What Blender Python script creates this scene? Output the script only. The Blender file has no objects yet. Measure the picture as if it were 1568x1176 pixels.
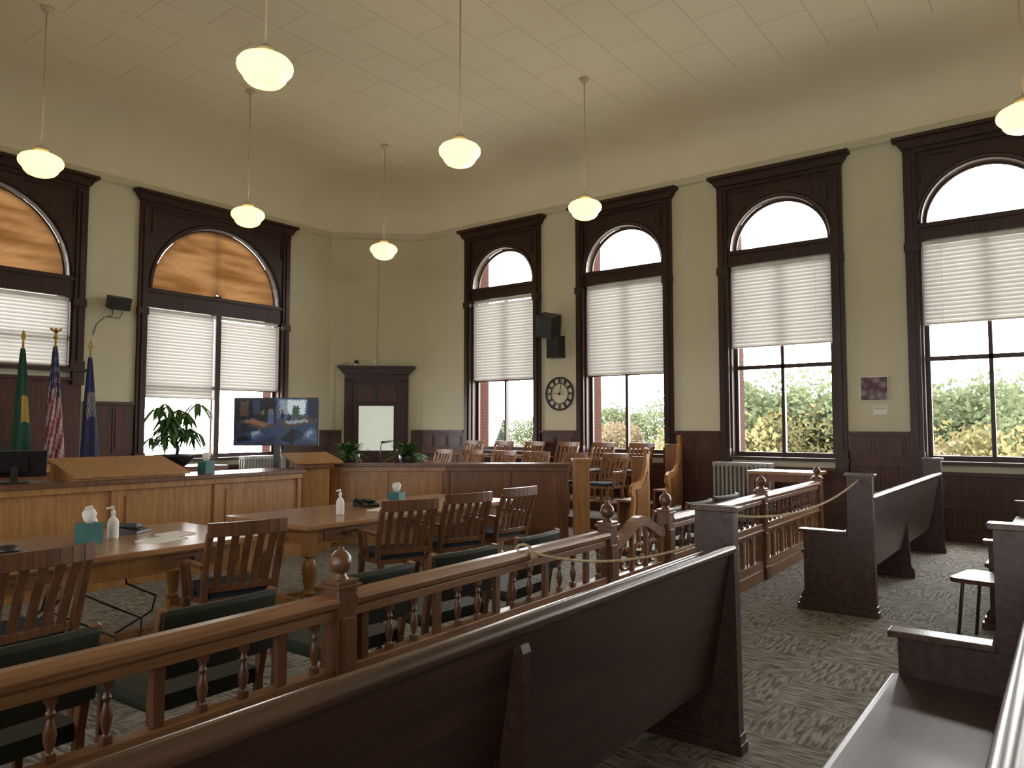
import bpy, bmesh, math, random
from mathutils import Matrix, Vector
random.seed(7)
PI=math.pi
bpy.context.scene.view_settings.view_transform='Standard'
# ------------------------------------------------------------------ materials
def nt(name):
    m=bpy.data.materials.new(name); m.use_nodes=True
    n=m.node_tree.nodes; l=m.node_tree.links
    return m,n,l,n['Principled BSDF']
def plain(name,col,rough=.5,metal=0,emit=None,es=0,var=.12,vs=6,bump=0,spec=.5):
    m,n,l,b=nt(name)
    b.inputs['Roughness'].default_value=rough; b.inputs['Metallic'].default_value=metal
    b.inputs['Specular IOR Level'].default_value=spec
    tc=n.new('ShaderNodeTexCoord'); no=n.new('ShaderNodeTexNoise'); no.inputs['Scale'].default_value=vs
    no.inputs['Detail'].default_value=4
    l.new(tc.outputs['Object'],no.inputs['Vector'])
    cr=n.new('ShaderNodeValToRGB')
    cr.color_ramp.elements[0].position=.3; cr.color_ramp.elements[1].position=.7
    cr.color_ramp.elements[0].color=tuple(c*(1-var) for c in col)+(1,)
    cr.color_ramp.elements[1].color=tuple(min(1,c*(1+var)) for c in col)+(1,)
    l.new(no.outputs['Fac'],cr.inputs['Fac']); l.new(cr.outputs['Color'],b.inputs['Base Color'])
    if bump:
        bp=n.new('ShaderNodeBump'); bp.inputs['Strength'].default_value=bump; bp.inputs['Distance'].default_value=.01
        l.new(no.outputs['Fac'],bp.inputs['Height']); l.new(bp.outputs['Normal'],b.inputs['Normal'])
    if emit:
        b.inputs['Emission Color'].default_value=tuple(emit)+(1,); b.inputs['Emission Strength'].default_value=es
    return m
def wood(name,c1,c2,rough=.35,axis='x',spec=.5,coat=0.15):
    m,n,l,b=nt(name)
    tc=n.new('ShaderNodeTexCoord'); mp=n.new('ShaderNodeMapping')
    s={'x':(1.2,18,18),'y':(18,1.2,18),'z':(18,18,1.2)}[axis]
    mp.inputs['Scale'].default_value=s
    no=n.new('ShaderNodeTexNoise'); no.inputs['Scale'].default_value=1.6; no.inputs['Detail'].default_value=6; no.inputs['Distortion'].default_value=.6
    l.new(tc.outputs['Object'],mp.inputs['Vector']); l.new(mp.outputs['Vector'],no.inputs['Vector'])
    cr=n.new('ShaderNodeValToRGB'); cr.color_ramp.elements[0].position=.32; cr.color_ramp.elements[1].position=.7
    cr.color_ramp.elements[0].color=tuple(c1)+(1,); cr.color_ramp.elements[1].color=tuple(c2)+(1,)
    l.new(no.outputs['Fac'],cr.inputs['Fac']); l.new(cr.outputs['Color'],b.inputs['Base Color'])
    b.inputs['Roughness'].default_value=rough; b.inputs['Specular IOR Level'].default_value=spec
    b.inputs['Coat Weight'].default_value=coat; b.inputs['Coat Roughness'].default_value=.2
    return m
def translucent(name,dc,tcx,fac,rough=1):
    m=bpy.data.materials.new(name); m.use_nodes=True; n=m.node_tree.nodes; l=m.node_tree.links
    n.clear(); o=n.new('ShaderNodeOutputMaterial'); mx=n.new('ShaderNodeMixShader'); d=n.new('ShaderNodeBsdfDiffuse'); t=n.new('ShaderNodeBsdfTranslucent')
    d.inputs['Color'].default_value=tuple(dc)+(1,); t.inputs['Color'].default_value=tuple(tcx)+(1,)
    mx.inputs[0].default_value=fac
    l.new(d.outputs[0],mx.inputs[1]); l.new(t.outputs[0],mx.inputs[2]); l.new(mx.outputs[0],o.inputs[0])
    return m,n,l,d,t
M={}
M['wall']=plain('wall_paint',(.60,.57,.43),.85,var=.03,vs=1.5,spec=.15)
M['upper']=plain('upper_wall_paint',(.78,.72,.575),.85,var=.03,vs=1.2,spec=.15)
M['dark']=wood('mahogany_trim',(.020,.008,.006),(.050,.018,.012),.45,'z',.35,.05)
M['darkx']=wood('mahogany_wainscot',(.040,.014,.009),(.088,.030,.018),.45,'z',.35,.05)
M['pew']=wood('pew_walnut',(.030,.015,.011),(.070,.034,.024),.36,'x',.4,.06)
M['pewtop']=wood('pew_cap_walnut',(.04,.021,.015),(.10,.052,.033),.27,'x',.5,.1)
M['rail']=wood('railing_oak',(.15,.068,.029),(.29,.142,.062),.34,'x')
M['post']=wood('railing_post_oak',(.085,.036,.018),(.17,.074,.033),.34,'z')
M['honey']=wood('honey_oak',(.26,.12,.036),(.42,.212,.072),.38,'z')
M['honeyr']=wood('reddish_oak',(.12,.043,.018),(.20,.075,.030),.4,'z')
M['top']=wood('table_top_oak',(.27,.135,.064),(.41,.222,.11),.22,'x')
M['chair']=wood('chair_oak',(.085,.035,.016),(.17,.072,.03),.35,'z')
M['chairl']=wood('chair_oak_light',(.15,.065,.024),(.25,.11,.04),.38,'z')
M['cush']=plain('navy_cushion',(.012,.022,.035),.8)
M['green']=plain('green_vinyl',(.016,.019,.011),.6,spec=.3)
M['black']=plain('black_plastic',(.012,.012,.014),.4)
M['steel']=plain('dark_steel',(.05,.05,.055),.35,.8)
M['silver']=plain('radiator_silver',(.30,.30,.28),.4,.4)
M['white']=plain('white_plastic',(.75,.75,.72),.4)
M['paper']=plain('paper',(.75,.74,.7),.8)
M['teal']=plain('teal_box',(.03,.13,.12),.6)
M['brass']=plain('aged_white_metal',(.55,.5,.38),.4,.2)
M['shade']=plain('opal_glass_lit',(.9,.8,.5),.3,emit=(1,.62,.18),es=3.3,var=.05)
M['leaf']=plain('plant_leaf',(.05,.13,.03),.45,var=.5,vs=9)
M['bark']=plain('bark',(.02,.015,.01),.9)
M['rope']=plain('rope_hemp',(.42,.34,.2),.9,vs=60,var=.3,bump=.5)
M['usr']=plain('flag_red',(.22,.02,.03),.8); M['usw']=plain('flag_white',(.32,.30,.29),.8); M['usb']=plain('flag_blue',(.02,.025,.08),.8)
M['fg']=plain('flag_green',(.01,.06,.035),.8); M['fy']=plain('flag_gold',(.4,.26,.05),.7)
M['glass']=plain('frosted_glass_backglow',(.8,.85,.78),.5,emit=(.85,.95,.82),es=.3)  # emission stands in for light coming from behind the door pane
M['grass']=plain('pale_lawn',(.36,.355,.30),.9,vs=.3)
m,n,l,b=nt('red_brick'); tc=n.new('ShaderNodeTexCoord'); mp=n.new('ShaderNodeMapping'); mp.inputs['Rotation'].default_value=(PI/2,0,0)
br=n.new('ShaderNodeTexBrick'); br.inputs['Scale'].default_value=4; br.inputs['Color1'].default_value=(.032,.009,.006,1); br.inputs['Color2'].default_value=(.026,.008,.005,1); br.inputs['Mortar'].default_value=(.038,.022,.016,1); br.inputs['Mortar Size'].default_value=.02
l.new(tc.outputs['Object'],mp.inputs['Vector']); l.new(mp.outputs['Vector'],br.inputs['Vector']); l.new(br.outputs['Color'],b.inputs['Base Color']); b.inputs['Roughness'].default_value=.9; b.inputs['Specular IOR Level'].default_value=.1
M['brick']=m
m,n,l,b=nt('painted_ceiling_boards'); tc=n.new('ShaderNodeTexCoord'); br=n.new('ShaderNodeTexBrick')
br.inputs['Scale'].default_value=1.0; br.inputs['Brick Width'].default_value=1.22; br.inputs['Row Height'].default_value=.61; br.inputs['Mortar Size'].default_value=.009; br.inputs['Mortar Smooth'].default_value=.4
br.inputs['Color1'].default_value=(.79,.73,.59,1); br.inputs['Color2'].default_value=(.765,.705,.565,1); br.inputs['Mortar'].default_value=(.60,.54,.42,1)
l.new(tc.outputs['Object'],br.inputs['Vector']); l.new(br.outputs['Color'],b.inputs['Base Color']); b.inputs['Roughness'].default_value=.75; b.inputs['Specular IOR Level'].default_value=.3
M['ceil']=m
m,n,l,b=nt('carpet_tiles'); tc=n.new('ShaderNodeTexCoord'); ck=n.new('ShaderNodeTexChecker'); ck.inputs['Scale'].default_value=1/.46
l.new(tc.outputs['Object'],ck.inputs['Vector'])
ns=[]
for s in ((8,48,1),(48,8,1)):
    mp=n.new('ShaderNodeMapping'); mp.inputs['Scale'].default_value=s; l.new(tc.outputs['Object'],mp.inputs['Vector'])
    no=n.new('ShaderNodeTexNoise'); no.inputs['Scale'].default_value=1; no.inputs['Detail'].default_value=4; no.inputs['Roughness'].default_value=.6; l.new(mp.outputs['Vector'],no.inputs['Vector']); ns.append(no)
mx=n.new('ShaderNodeMix'); mx.data_type='FLOAT'; l.new(ck.outputs['Fac'],mx.inputs[0]); l.new(ns[0].outputs['Fac'],mx.inputs[2]); l.new(ns[1].outputs['Fac'],mx.inputs[3])
cr=n.new('ShaderNodeValToRGB'); e=cr.color_ramp.elements; e[0].position=.40; e[0].color=(.105,.100,.088,1); e[1].position=.60; e[1].color=(.31,.295,.26,1)
l.new(mx.outputs[0],cr.inputs['Fac']); l.new(cr.outputs['Color'],b.inputs['Base Color']); b.inputs['Roughness'].default_value=.95; b.inputs['Specular IOR Level'].default_value=.1
bp=n.new('ShaderNodeBump'); bp.inputs['Strength'].default_value=.3; bp.inputs['Distance'].default_value=.01; l.new(mx.outputs[0],bp.inputs['Height']); l.new(bp.outputs['Normal'],b.inputs['Normal'])
M['carpet']=m
M['blind'],*_=translucent('blind_slat',(.60,.585,.55),(.122,.119,.112),.40)
m,n,l,d,t=translucent('amber_fan_shade',(.22,.12,.05),(.3,.15,.05),.6)
tc=n.new('ShaderNodeTexCoord'); mp=n.new('ShaderNodeMapping'); mp.inputs['Scale'].default_value=(.6,1,3.2)
no=n.new('ShaderNodeTexNoise'); no.inputs['Scale'].default_value=1.6; no.inputs['Detail'].default_value=2
l.new(tc.outputs['Object'],mp.inputs['Vector']); l.new(mp.outputs['Vector'],no.inputs['Vector'])
cr=n.new('ShaderNodeValToRGB'); e=cr.color_ramp.elements; e[0].position=.36; e[0].color=(.024,.010,.003,1); e[1].position=.62; e[1].color=(.052,.027,.011,1)  # darker horizontal bands in the colour mimic the sash behind blocking light
l.new(no.outputs['Fac'],cr.inputs['Fac']); l.new(cr.outputs['Color'],t.inputs['Color']); M['amber']=m
for k,c in (('fol_g',(.062,.074,.040)),('fol_y',(.105,.094,.045)),('fol_d',(.052,.064,.050)),('fol_r',(.095,.072,.048))):
    m,n,l,d,t=translucent('foliage_'+k,c,c,.35); M[k]=m
# ------------------------------------------------------------------ mesh builder
class MB:
    def __init__(s): s.v=[];s.f=[];s.mi=[];s.sm=[];s.mats=[]
    def mid(s,k):
        if k not in s.mats: s.mats.append(k)
        return s.mats.index(k)
    def add(s,vs,fs,k,smooth=False,T=None):
        o=len(s.v); i=s.mid(k)
        for p in vs:
            p=Vector(p)
            if T is not None: p=T@p
            s.v.append(p)
        for f in fs: s.f.append([o+a for a in f]); s.mi.append(i); s.sm.append(smooth)
    def b(s,x0,x1,y0,y1,z0,z1,k,T=None):
        s.add([(x0,y0,z0),(x1,y0,z0),(x1,y1,z0),(x0,y1,z0),(x0,y0,z1),(x1,y0,z1),(x1,y1,z1),(x0,y1,z1)],
              [(0,3,2,1),(4,5,6,7),(0,1,5,4),(1,2,6,5),(2,3,7,6),(3,0,4,7)],k,False,T)
    def beam(s,p0,p1,w,d,k,up=(0,0,1),w2=None,d2=None):
        p0=Vector(p0);p1=Vector(p1);a=(p1-p0).normalized();u=Vector(up)
        if abs(a.dot(u))>.95: u=Vector((0,1,0))
        r=a.cross(u).normalized(); u=r.cross(a)
        w2=w2 or w; d2=d2 or d; vs=[]
        for p,W,D in((p0,w,d),(p1,w2,d2)):
            for sx,sy in((-1,-1),(1,-1),(1,1),(-1,1)): vs.append(p+r*sx*W/2+u*sy*D/2)
        s.add(vs,[(0,3,2,1),(4,5,6,7),(0,1,5,4),(1,2,6,5),(2,3,7,6),(3,0,4,7)],k)
    def prism(s,poly,ax,a0,a1,k,T=None,smooth=False):
        n=len(poly)
        def P(p,a): return {'x':(a,p[0],p[1]),'y':(p[0],a,p[1]),'z':(p[0],p[1],a)}[ax]
        vs=[P(p,a0) for p in poly]+[P(p,a1) for p in poly]
        s.add(vs,[list(range(n))[::-1],list(range(n,2*n))],k,False,T)
        s.add(vs,[(i,(i+1)%n,n+(i+1)%n,n+i) for i in range(n)],k,smooth,T)
    def lathe(s,pr,c,k,seg=14,smooth=True,T=None):
        vs=[];fs=[]
        for r,z in pr:
            for j in range(seg):
                a=2*PI*j/seg; vs.append((c[0]+r*math.cos(a),c[1]+r*math.sin(a),c[2]+z))
        for i in range(len(pr)-1):
            for j in range(seg):
                q=(j+1)%seg; fs.append((i*seg+j,i*seg+q,(i+1)*seg+q,(i+1)*seg+j))
        fs.append(list(range(seg))[::-1]); fs.append([(len(pr)-1)*seg+j for j in range(seg)])
        s.add(vs,fs,k,smooth,T)
    def tube(s,pts,r,k,seg=8,closed=False,T=None):
        pts=[Vector(p) for p in pts]; n=len(pts); vs=[];fs=[]; pu=None
        for i,p in enumerate(pts):
            if closed: a=(pts[(i+1)%n]-pts[i-1])
            else: a=pts[min(i+1,n-1)]-pts[max(i-1,0)]
            a.normalize(); u=pu if pu else (Vector((0,0,1)) if abs(a.z)<.9 else Vector((1,0,0)))
            rr=a.cross(u)
            if rr.length<1e-4: rr=a.cross(Vector((0,1,0)))
            rr.normalize(); u=rr.cross(a); pu=u
            R=r[i] if isinstance(r,(list,tuple)) else r
            for j in range(seg):
                t=2*PI*j/seg; vs.append(p+rr*math.cos(t)*R+u*math.sin(t)*R)
        m=n if closed else n-1
        for i in range(m):
            for j in range(seg):
                q=(j+1)%seg; i2=(i+1)%n; fs.append((i*seg+j,i*seg+q,i2*seg+q,i2*seg+j))
        if not closed: fs.append(list(range(seg))[::-1]); fs.append([(n-1)*seg+j for j in range(seg)])
        s.add(vs,fs,k,True,T)
    def ball(s,c,r,k,seg=14,sz=1,T=None):
        pr=[(max(1e-4,r*math.sin(PI*i/8)),-r*sz*math.cos(PI*i/8)) for i in range(9)]
        s.lathe(pr,c,k,seg,True,T)
    def mesh(s,name,fixn=True):
        me=bpy.data.meshes.new(name); me.from_pydata([tuple(v) for v in s.v],[],s.f)
        for k in s.mats: me.materials.append(M[k])
        me.polygons.foreach_set('material_index',s.mi); me.polygons.foreach_set('use_smooth',s.sm); me.update()
        if fixn:
            bm=bmesh.new(); bm.from_mesh(me); bmesh.ops.recalc_face_normals(bm,faces=bm.faces); bm.to_mesh(me); bm.free()
        return me
    def obj(s,name,loc=(0,0,0),rz=0,bev=0,mw=None,fixn=True):
        return put(s.mesh(name,fixn),name,loc,rz,bev,mw)
def put(me,name,loc=(0,0,0),rz=0,bev=0,mw=None):
    o=bpy.data.objects.new(name,me); bpy.context.collection.objects.link(o)
    if mw is not None: o.matrix_world=mw
    else: o.location=loc; o.rotation_euler=(0,0,rz)
    if bev:
        md=o.modifiers.new('bevel','BEVEL'); md.width=bev; md.segments=2; md.limit_method='ANGLE'; md.angle_limit=math.radians(40)
    return o
# ------------------------------------------------------------------ room
XW=11.3; YF=12.4; X0=-5; Y0=-6; HC=6.6
PL=[(X0,Y0),(XW,Y0),(XW,10.98),(9.97,YF),(X0,YF)]
mb=MB(); mb.b(X0-.3,XW+.3,Y0-.3,YF+.3,-.15,0,'carpet'); mb.obj('floor')
def offs(d):
    out=[];n=len(PL)
    for i in range(n):
        p=Vector(PL[i]);a=(p-Vector(PL[i-1])).normalized();b_=(Vector(PL[(i+1)%n])-p).normalized()
        n1=Vector((-a.y,a.x));n2=Vector((-b_.y,b_.x)); out.append(p+(n1+n2)/(1+n1.dot(n2))*d)
    return out
def ring(mb,prof,k,smooth=True):
    n=len(PL);vs=[];fs=[]
    for d,z in prof:
        for p in offs(d): vs.append((p.x,p.y,z))
    for i in range(len(prof)-1):
        for j in range(n): q=(j+1)%n; fs.append((i*n+j,i*n+q,(i+1)*n+q,(i+1)*n+j))
    mb.add(vs,fs,k,smooth)
mb=MB(); ring(mb,[(.003,5.6)]+[(.003+1.1*(1-math.cos(t*PI/24)),5.85+.75*math.sin(t*PI/24)) for t in range(13)],'upper')
c=offs(1.103); mb.add([(p.x,p.y,HC) for p in c],[list(range(5))],'ceil')
mb.b(X0-.3,XW+.5,Y0-.3,YF+.5,HC+.02,HC+.2,'ceil')
mb.obj('ceiling',fixn=False)
mb=MB(); ring(mb,[(0,5.47),(.05,5.50),(.055,5.53),(.03,5.56),(.03,5.60),(0,5.62)],'wall',False); mb.obj('trim_1',fixn=False)
TF=Matrix.Translation((0,YF,0)); TR=Matrix.Translation((XW,0,0))@Matrix.Rotation(-PI/2,4,'Z'); TL=Matrix.Translation((X0,0,0))@Matrix.Rotation(PI/2,4,'Z')
def wallopen(name,T,a0,a1,ops):
    mb=MB(); ops=sorted(ops)
    for (y0,y1,k,inset,zt) in ((0,.2,'wall',0,5.3),(.2,.5,'brick',.05,5.62)):
        cur=a0
        for (c,hw,zs) in ops:
            mb.b(cur,c-hw+inset,y0,y1,0,HC,k,T); mb.b(c-hw+inset,c+hw-inset,y0,y1,0,zs-.02,k,T)
            mb.b(c-hw+inset,c+hw-inset,y0,y1,zt,HC,k,T); cur=c+hw-inset
        mb.b(cur,a1,y0,y1,0,HC,k,T)
    mb.obj(name)
RC=[8.85-2.67*i for i in range(6)]
wallopen('wall_right',TR,-10.98,-Y0,[(-c,.79,1.03) for c in RC])
FC=[7.42,3.62,-.18]
wallopen('wall_front',TF,X0,9.97,[(c,1.34,(.92 if i==0 else 2.38)) for i,c in enumerate(FC)])
LC_ADDED=[-3.2,0,3.2,6.4]  # left-wall windows added out of view to bring in more daylight
wallopen('wall_left',TL,Y0,YF,[(c,.79,1.03) for c in LC_ADDED])
mb=MB(); mb.b(X0,XW,Y0-.3,Y0,0,HC,'wall'); mb.obj('wall_back')
ca=Vector((9.97,12.4));cb=Vector((11.3,10.98)); cm=(ca+cb)/2; cang=math.atan2(cb.y-ca.y,cb.x-ca.x); CL=(cb-ca).length
TC=Matrix.Translation((cm.x,cm.y,0))@Matrix.Rotation(cang,4,'Z')
mb=MB(); mb.b(-CL/2-.1,CL/2+.1,0,.25,0,HC,'wall'); mb.obj('wall_corner',mw=TC)
# ------------------------------------------------------------------ windows
def window(idx,T,hw,zs,spring,r,trans,sashz,wide):
    mb=MB(); cw=.155
    for s in(-1,1):
        xs=sorted((s*hw,s*(hw+cw))); mb.b(xs[0],xs[1],-.06,.0,zs-.12,5.25,'dark')
        xm=s*(hw+cw/2); mb.b(xm-.025,xm+.025,-.085,-.06,zs,5.2,'dark')
        mb.b(xs[0]-.01,xs[1]+.01,-.09,-.0,zs-.25,zs+.12,'dark')
        mb.b(xs[0]-.01,xs[1]+.01,-.09,-.0,trans-.14,trans-.02,'dark')
        xs=sorted((s*(hw-.03),s*hw)); mb.b(xs[0],xs[1],0,.2,zs,spring,'dark')
        xs=sorted((s*(hw-.085),s*(hw-.03))); mb.b(xs[0],xs[1],.12,.17,zs,spring,'dark')
    N=24; pts=[(-r*math.cos(PI*i/N),spring+r*math.sin(PI*i/N)) for i in range(N+1)]
    for i in range(N):
        (xa,za),(xb,zb)=pts[i],pts[i+1]
        mb.prism([(xa,za),(xb,zb),(xb,5.28),(xa,5.28)],'y',-.03,.10,'dark')
    mb.b(-hw,-r,-.03,.10,spring,5.28,'dark'); mb.b(r,hw,-.03,.10,spring,5.28,'dark')
    mb.tube([(x*(1+.045/r),-.035,spring+(z-spring)*(1+.045/r)) for x,z in pts],.022,'dark',6)
    mb.tube([(x*(1-.02/r),.13,spring+(z-spring)*(1-.02/r)) for x,z in pts],.03,'dark',6)
    for s in(-1,1):
        x1=s*(hw-.05)
        mb.tube([(x1,-.035,spring+r*.75),(x1,-.035,5.18),(s*r*.45,-.035,5.18)],.01,'dark',5)
    W=hw+cw
    mb.b(-W,W,-.07,0,5.25,5.31,'dark')
    mb.prism([(-W-.01,5.31),(W+.01,5.31),(W+.09,5.43),(-W-.09,5.43)],'y',-.12,0,'dark')
    mb.b(-W-.12,W+.12,-.17,0,5.43,5.48,'dark')
    mb.b(-hw,hw,-.02,.12,trans,spring,'dark'); mb.b(-hw,hw,-.05,.0,spring-.07,spring-.02,'dark')
    mb.b(-W-.03,W+.03,-.11,0.0,zs-.05,zs,'dark'); mb.b(-hw+.001,hw-.001,0,.2,zs-.05,zs+.0,'dark')
    mb.b(-hw+.03,hw-.03,.11,.18,zs,zs+.07,'dark')
    mb.b(-hw+.03,hw-.03,.10,.17,sashz-.03,sashz+.03,'dark')
    mw=.06 if wide else .025
    mb.b(-mw,mw,.10,.18,zs,trans,'dark')
    if wide:
        mb.b(-.05,.05,-.01,.12,zs,trans,'dark')
        mb.b(-.012,.012,.12,.16,spring,spring+r,'dark')
    mb.obj('window_%d'%idx,mw=T)
def blind(T,x0,x1,z0,z1,y=.055):
    mb=MB(); mb.b(x0,x1,y-.03,y+.03,z1-.05,z1,'white'); mb.b(x0,x1,y-.022,y+.022,z0-.012,z0+.012,'white')
    z=z0+.035; dz=.056
    while z<z1-.05:
        mb.add([(x0,y-.012,z-.036),(x1,y-.012,z-.036),(x1,y-.006,z),(x0,y-.006,z),(x1,y+.012,z+.034),(x0,y+.012,z+.034)],[(0,1,2,3),(3,2,4,5)],'blind')
        z+=dz
    for f in(.15,.85):
        x=x0+(x1-x0)*f; mb.b(x-.002,x+.002,y-.03,y-.028,z0,z1,'white')
    mb.obj('window_blind',mw=T,fixn=False)
idx=1
BL=[2.43,2.42,2.74,2.89,2.6,2.6]
for i,c in enumerate(RC):
    T=TR@Matrix.Translation((-c,0,0)); window(idx,T,.78,1.04,4.27,.735,4.03,2.42,False); idx+=1
    blind(T,-.74,.74,BL[i],4.02)
for i,c in enumerate(FC):
    T=TF@Matrix.Translation((c,0,0)); zs=.94 if i==0 else 2.4
    window(idx,T,1.33,zs,3.85,1.25,3.52,(2.2 if i==0 else 2.9),True); idx+=1
    blind(T,-1.28,-.07,2.0 if i==0 else 2.45,3.51); blind(T,.07,1.28,2.2 if i==0 else 2.45,3.51)
    mb=MB(); vs=[];fs=[]; NR=10;NT=120
    for a in range(NR+1):
        for t in range(NT+1):
            rr=.05+(1.2-.05)*a/NR; th=PI*t/NT
            vs.append((rr*math.cos(th),.085+.003*math.cos(th*40),3.86+rr*math.sin(th)))
    for a in range(NR):
        for t in range(NT): fs.append((a*(NT+1)+t,a*(NT+1)+t+1,(a+1)*(NT+1)+t+1,(a+1)*(NT+1)+t))
    mb.add(vs,fs,'amber',True); mb.lathe([(.001,-.03),(.07,-.03),(.07,.0),(.001,.01)],(0,.06,3.88),'dark')
    mb.obj('fan_window_shade',mw=T,fixn=False)
for c in LC_ADDED:  # unseen extra windows, added for fill daylight
    T=TL@Matrix.Translation((c,0,0)); window(idx,T,.78,1.04,4.27,.735,4.03,2.42,False); idx+=1
    blind(T,-.74,.74,1.9,4.02)
# ------------------------------------------------------------------ wainscot
tn=[2]
def wains(T,a0,a1,h,panels=True,bead=True):
    mb=MB(); mb.b(a0,a1,-.03,0,0,h,'darkx'); mb.b(a0,a1,-.07,0,h-.05,h,'darkx'); mb.b(a0,a1,-.05,0,0,.16,'darkx')
    zp=h-.42 if bead else .2
    L=a1-a0; n=max(1,round(L/.42)); w=L/n
    if bead:
        mb.b(a0,a1,-.045,0,zp-.06,zp,'darkx'); x=a0+.03
        while x<a1-.02: mb.b(x,x+.035,-.038,-.03,.16,zp-.06,'darkx'); x+=.055
    rows=[(zp+.05,h-.09)] if bead else ([(zp,zp+(h-zp)*.5-.05),(zp+(h-zp)*.5+.02,h-.1)])
    for i in range(n):
        x0=a0+i*w+.05;x1=a0+(i+1)*w-.05
        if x1-x0<.05: continue
        for z0,z1 in rows:
            mb.b(x0,x1,-.042,-.03,z0,z1,'darkx'); mb.b(x0+.04,x1-.04,-.055,-.042,z0+.04,z1-.04,'darkx')
    mb.obj('trim_%d'%tn[0],mw=T,bev=.003); tn[0]+=1
ed=10.95
for c in RC:
    if ed-(c+.94)>.1: wains(TR,-ed,-(c+.95),1.43)
    wains(TR,-(c+.93),-(c-.93),.90); ed=c-.95
wains(TF,8.93,9.95,1.43); wains(TF,5.95,8.89,.80); wains(TF,5.14,5.92,1.9,bead=False); wains(TF,X0,5.10,2.26,bead=False)
wains(TC,-.97,-.72,1.43); wains(TC,.72,.97,1.43); wains(TL,Y0,YF-.1,.9)
mb=MB()
for s in(-1,1):
    xs=sorted((s*.50,s*.66)); mb.b(xs[0],xs[1],-.07,-.002,0,2.5,'dark'); mb.b(s*.58-.03,s*.58+.03,-.09,-.07,.2,2.45,'dark')
mb.b(-.66,.66,-.07,-.002,2.42,2.6,'dark'); mb.prism([(-.68,2.6),(.68,2.6),(.78,2.72),(-.78,2.72)],'y',-.13,-.002,'dark'); mb.b(-.8,.8,-.17,-.002,2.72,2.77,'dark')
mb.b(-.5,.5,-.03,-.002,0.01,2.42,'dark')
for z0,z1 in((.15,.45),(.52,.88),(2.02,2.34)):
    for s in(-1,1): mb.b(s*.23-.18,s*.23+.18,-.045,-.03,z0,z1,'darkx')
mb.b(-.40,.40,-.04,-.03,.96,1.97,'dark'); mb.b(-.36,.36,-.046,-.04,1.0,1.93,'glass'); mb.ball((.44,-.07,1.0),.03,'brass')
mb.obj('door_1',mw=TC)
# ------------------------------------------------------------------ pendant lamps
mb=MB()
mb.lathe([(.001,.19),(.07,.19),(.082,.16),(.082,.14),(.07,.125)],(0,0,0),'brass',20)
mb.lathe([(.066,.13),(.095,.118),(.16,.10),(.215,.07),(.24,.035),(.243,.01),(.236,-.02),(.212,-.05),(.196,-.062),(.182,-.10),(.15,-.135),(.10,-.158),(.04,-.168),(.001,-.17)],(0,0,0),'shade',32)
mb.tube([(0,0,.18),(0,0,HC-4.67)],.010,'brass',8)
mb.lathe([(.001,HC-4.67-.07),(.03,HC-4.67-.06),(.07,HC-4.67-.02),(.075,HC-4.67-.001)],(0,0,0),'brass',18)
lm=mb.mesh('pendant_lamp')
for x,y in((9.05,9.8),(6.3,9.8),(3.5,9.8),(.75,9.8),(9.05,5.56),(6.3,5.56),(3.74,5.60),(.75,5.56),(9.05,.31),(3.5,.2),(.75,.2),(9.05,-4),(6.3,-4),(3.5,-4)): put(lm,'pendant_lamp',(x,y,4.67))
# ------------------------------------------------------------------ pews
def pew(x0,x1,y,supports,joint=None,rz=0):
    L=x1-x0; mb=MB()
    lean=lambda z:.12-.10*(z-.33)/.62
    T=.925
    mb.prism([(lean(.30),.30),(lean(T),T),(lean(T)+.028,T),(lean(.30)+.03,.30)],'x',.05-L,-.05,'pew')
    cy=lean(T)+.012; pts=[(cy+.034*math.cos(t*PI/8),T+.005+.028*math.sin(t*PI/8)) for t in range(16)]
    mb.prism(pts,'x',.03-L,-.05,'pewtop',smooth=True)
    mb.prism([(.14,.425),(.55,.44),(.575,.452),(.58,.465),(.57,.478),(.55,.48),(.14,.46)],'x',.05-L,-.05,'pew')
    mb.b(.05-L,-.05,.50,.53,.36,.44,'pew')
    def end(xa,xb,mid=False):
        if mid:
            mb.prism([(.03,0),(.56,0),(.55,.08),(.50,.10),(.48,.42),(.15,.42),(.10,.60),(.085,.60),(.06,.12),(.03,.08)],'x',xa,xb,'pew'); return
        pr=[(0,.09),(.57,.09),(.57,.12),(.545,.16),(.545,.63),(.24,.63),(.215,.66),(.20,.72),(.20,1.10),(.012,1.10)]
        mb.prism(pr,'x',xa,xb,'pew')
        mb.b(xa-.015,xb+.015,-.015,.60,0,.05,'pew'); mb.b(xa-.008,xb+.008,-.008,.585,.05,.09,'pew')
        mb.b(xa-.015,xb+.015,-.01,.22,1.10,1.125,'pewtop')
        mb.b(xa-.02,xb+.02,.20,.58,.63,.658,'pewtop')
    end(-L,.06-L); end(-.06,0)
    for s in supports: end(s-x1-.02,s-x1+.02,True)
    if joint:
        j=joint-x1; mb.prism([(0,.0),(.0,.86),(.01,.885),(lean(.88),.88),(lean(.3)+.01,.28),(.13,0)],'x',j-.02,j+.02,'pew')
    mb.obj('church_pew',(x1,y,0),rz,.004)
pew(-2.6,3.44,1.27,[1.7,-.5],1.72,.008); pew(6.38,10.2,1.28,[8.3]); pew(-2.6,3.5,.07,[1.7,-.5]); pew(6.55,10.3,.0,[8.3])
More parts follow.
